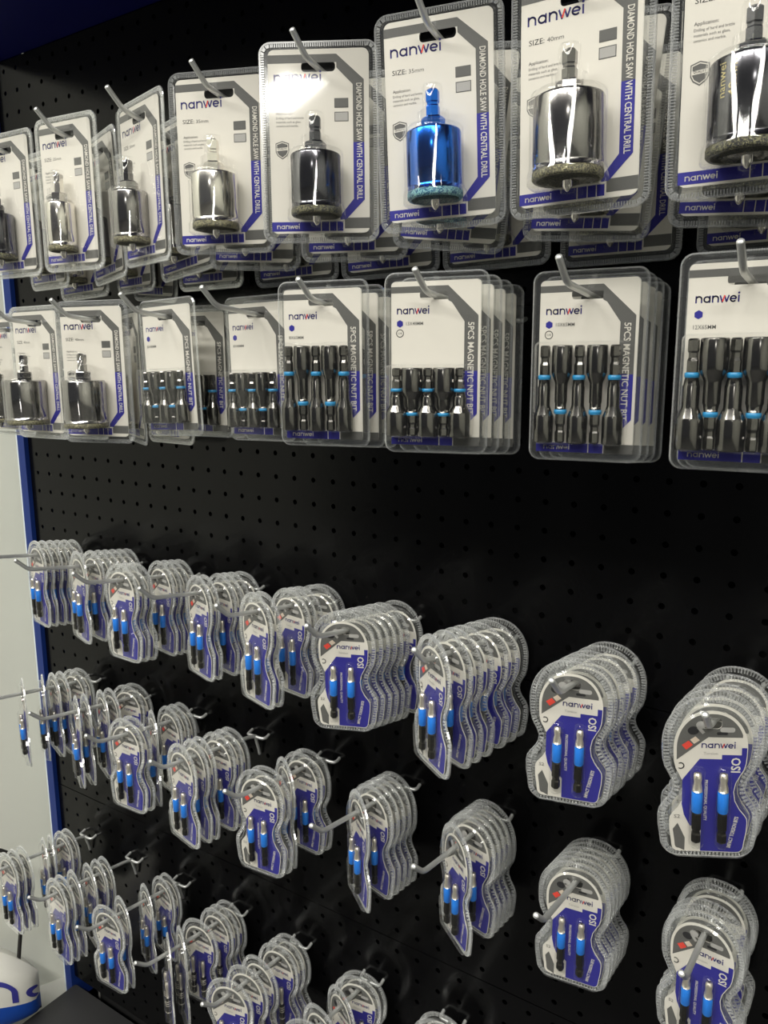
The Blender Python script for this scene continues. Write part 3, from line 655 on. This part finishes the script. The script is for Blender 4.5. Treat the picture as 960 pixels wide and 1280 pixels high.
for xe in (XL + 0.001, XR - 0.001): mb.box((xe, -0.12, zt + 0.13), (0.001, 0.119, 0.129), 'header_blue')
put(('header_canopy', mb.mesh('header_canopy'), []), 'navy blue canopy box over the top of the pegboard', 'canopy', (0, 0, 0))
ZD = rowz(-29.6) - 0.012
mb = MB(); L = rr(XL + 0.0, XR, -0.42, 0.0, 0.004, 3)
top = [(x, y, ZD) for x, y in L]; bot = [(x, y, ZD - 0.05) for x, y in L]; n = len(L)
mb.add(top + bot, [list(range(n)), list(range(n, 2 * n))[::-1]] + [[i, (i + 1) % n, n + (i + 1) % n, n + i] for i in range(n)], 'deck_black')
kick = MB(); kick.box(((XL + XR) / 2, -0.20, (ZD - 0.05) / 2), ((XR - XL) / 2 - 0.01, 0.20, (ZD - 0.05) / 2), 'deck_black')
put(('base_shelf', mb.mesh('base_shelf'), [('kick_plate', kick.mesh('kick_plate'), [])]), 'black base shelf below the bottom row of bit packs', 'shelf', (0, 0, 0))

# white wall beside the stand, and the floor
mb = MB(); A = Vector((-1.041, 0.029)); d = Vector((-0.447, -0.894)).normalized(); nrm = Vector((-d.y, d.x)) * -0.04
B = A + d * 2.6; A0 = A.copy(); A = A - d * 0.2
vs = [(A.x, A.y, 0), (B.x, B.y, 0), (B.x + nrm.x, B.y + nrm.y, 0), (A.x + nrm.x, A.y + nrm.y, 0)]
vs += [(x, y, 3.2) for x, y, _ in vs]
mb.add(vs, [[0, 1, 2, 3], [4, 5, 6, 7], [0, 1, 5, 4], [1, 2, 6, 5], [2, 3, 7, 6], [3, 0, 4, 7]], 'white_wall')
struct('wall_left', mb)
mb = MB(); e0 = A0 - d * 0.03; e1 = A0 + d * 0.45
quad = [(XL - 0.0005, e0.y), (XL - 0.0005, e1.y), (e1.x - 0.0005, e1.y), (e0.x - 0.0005, e0.y)]
mb.add([(x, y, ZD - 0.03) for x, y in quad] + [(x, y, 0.0) for x, y in quad], [[0, 1, 2, 3], [4, 7, 6, 5], [0, 4, 5, 1], [1, 5, 6, 2], [2, 6, 7, 3], [3, 7, 4, 0]], 'ledge_grey')
struct('trim_1', mb)
mb = MB(); mb.box((-0.5, -2.4, -0.02), (3.4, 3.2, 0.02), 'grey_floor'); struct('floor', mb)
mb = MB(); mb.box((2.32, -2.9, 1.6), (0.02, 2.7, 1.6), 'white_wall'); struct('bounce_wall_right', mb)  # unseen white wall, added to put bright streaks on the chrome and give fill

# ------------------------------------------------------------------ the packed bag standing at the stand's corner
def bag_spec():
    hw, hh, ht = 0.082, 0.066, 0.036
    def surf(u, w, off=0.0):                               # u right, w up, -1..1
        top = 1.0 - 0.95 * max(0.0, u + 0.05) ** 1.6
        f = max(0.0, (1 - abs(u) ** 3)) ** 0.5 * max(0.0, (1 - abs(w) ** 3.2)) ** 0.5
        return (u * hw, -(ht * f + off), (w * (1 + top) / 2 + (top - 1) / 2) * hh)
    def zone(w0, w1, mat, name):
        mb = MB(); N = 24; K = 8
        for sgn in (1, -1):
            vs = []
            for j in range(K + 1):
                for i in range(N + 1):
                    x, y, z = surf(-1 + 2 * i / N, w0 + (w1 - w0) * j / K); vs.append((x, y * sgn, z))
            mb.add(vs, [[j * (N + 1) + i, j * (N + 1) + i + 1, (j + 1) * (N + 1) + i + 1, (j + 1) * (N + 1) + i] for j in range(K) for i in range(N)], mat, True)
        return mb
    white = zone(-0.14, 1, 'bag_white', 'w')
    tmp = MB(); tmp.logo(0.002, -0.006, 0.040, 0, 'bag_violet', None, width=0.34)
    for v_, f_ in ((tmp.v, tmp.f),):
        out = []
        for x, _, z in v_: out.append(surf(max(-0.995, min(0.985, x / hw)), max(-0.9, min(0.9, z / hh + 0.06)), 0.0012))
        fs = [f for f in f_ if all(-0.99 < v_[k][0] / hw < 0.98 for k in f)]
        white.add(out, fs, 'bag_violet')
    return ('packaging_bag', None, [('printed_top', white.mesh('printed_top'), []), ('blue_belly', zone(-0.86, -0.14, 'bag_blue', 'b').mesh('blue_belly'), [], 'glossy blue lower half'), ('base_seam', zone(-1, -0.86, 'bag_black', 'k').mesh('base_seam'), [], 'black bottom seam'),
        ('strap', strap(), [], 'black carrying strap')])
def strap():
    mb = MB(); pts = [(-0.020, 0.008, 0.045), (-0.020, 0.008, 0.12)]
    for i in range(13):
        t = PI - PI * i / 12; pts.append((0.026 + 0.046 * math.cos(t), 0.008, 0.160 + 0.046 * math.sin(t)))
    pts += [(0.072, 0.008, 0.12), (0.058, 0.006, 0.02), (0.050, 0.004, -0.012)]; mb.tube(pts, 0.0028, 'bag_black', 8)
    return mb.mesh('strap')
put(bag_spec(), 'white and blue packed bag with violet lettering beside the white wall', 'bag', (-1.028, -0.128, ZD + 0.066), (0, 0, R(62)))

# ------------------------------------------------------------------ light and camera
def area(name, loc, rot, sx, sy, power, color=(1, 0.97, 0.90)):
    l = bpy.data.lights.new(name, 'AREA'); l.shape = 'RECTANGLE'; l.size = sx; l.size_y = sy; l.energy = power; l.color = color
    o = bpy.data.objects.new(name, l); COL.objects.link(o); o.location = loc; o.rotation_euler = rot; return o
for x, y, p in ((-1.5, -1.25, 15), (-0.3, -1.25, 14), (0.9, -1.25, 12), (-1.5, -2.05, 46), (-0.3, -2.05, 44), (0.9, -2.05, 40)):
    area('ceiling_lamp', (x, y, 3.05), (0, 0, 0), 1.0, 0.22, p)
area('ceiling_lamp', (1.35, -4.9, 3.05), (0, 0, 0), 0.30, 0.7, 30)
w = bpy.data.worlds.new('shop'); SC.world = w; w.use_nodes = True
w.node_tree.nodes['Background'].inputs['Color'].default_value = (0.9, 0.93, 1.0, 1)
w.node_tree.nodes['Background'].inputs['Strength'].default_value = 0.07

cam = bpy.data.cameras.new('camera'); co = bpy.data.objects.new('camera', cam); COL.objects.link(co)
F, YAW, PIT, ROL = 975.573, 0.58259, 0.182973, -0.004844
cam.sensor_fit = 'VERTICAL'; cam.sensor_height = 36.0; cam.lens = 36.0 * F / 1280.0
cam.clip_start = 0.01
cy, sy = math.cos(YAW), math.sin(YAW)
f = Vector((-sy * math.cos(PIT), cy * math.cos(PIT), -math.sin(PIT))); r_ = Vector((cy, sy, 0)); u = r_.cross(f)
r2 = r_ * math.cos(ROL) + u * math.sin(ROL); u2 = -r_ * math.sin(ROL) + u * math.cos(ROL)
co.matrix_world = Matrix(((r2.x, u2.x, -f.x, 0), (r2.y, u2.y, -f.y, -DB), (r2.z, u2.z, -f.z, ZC), (0, 0, 0, 1)))
SC.camera = co
SC.cycles.transparent_max_bounces = 48
SC.cycles.max_bounces = 8
vs_ = SC.view_settings; vs_.view_transform = 'Standard'; vs_.look = 'None'; vs_.gamma = 1.0; vs_.use_curve_mapping = False
vs_.exposure = 0.0
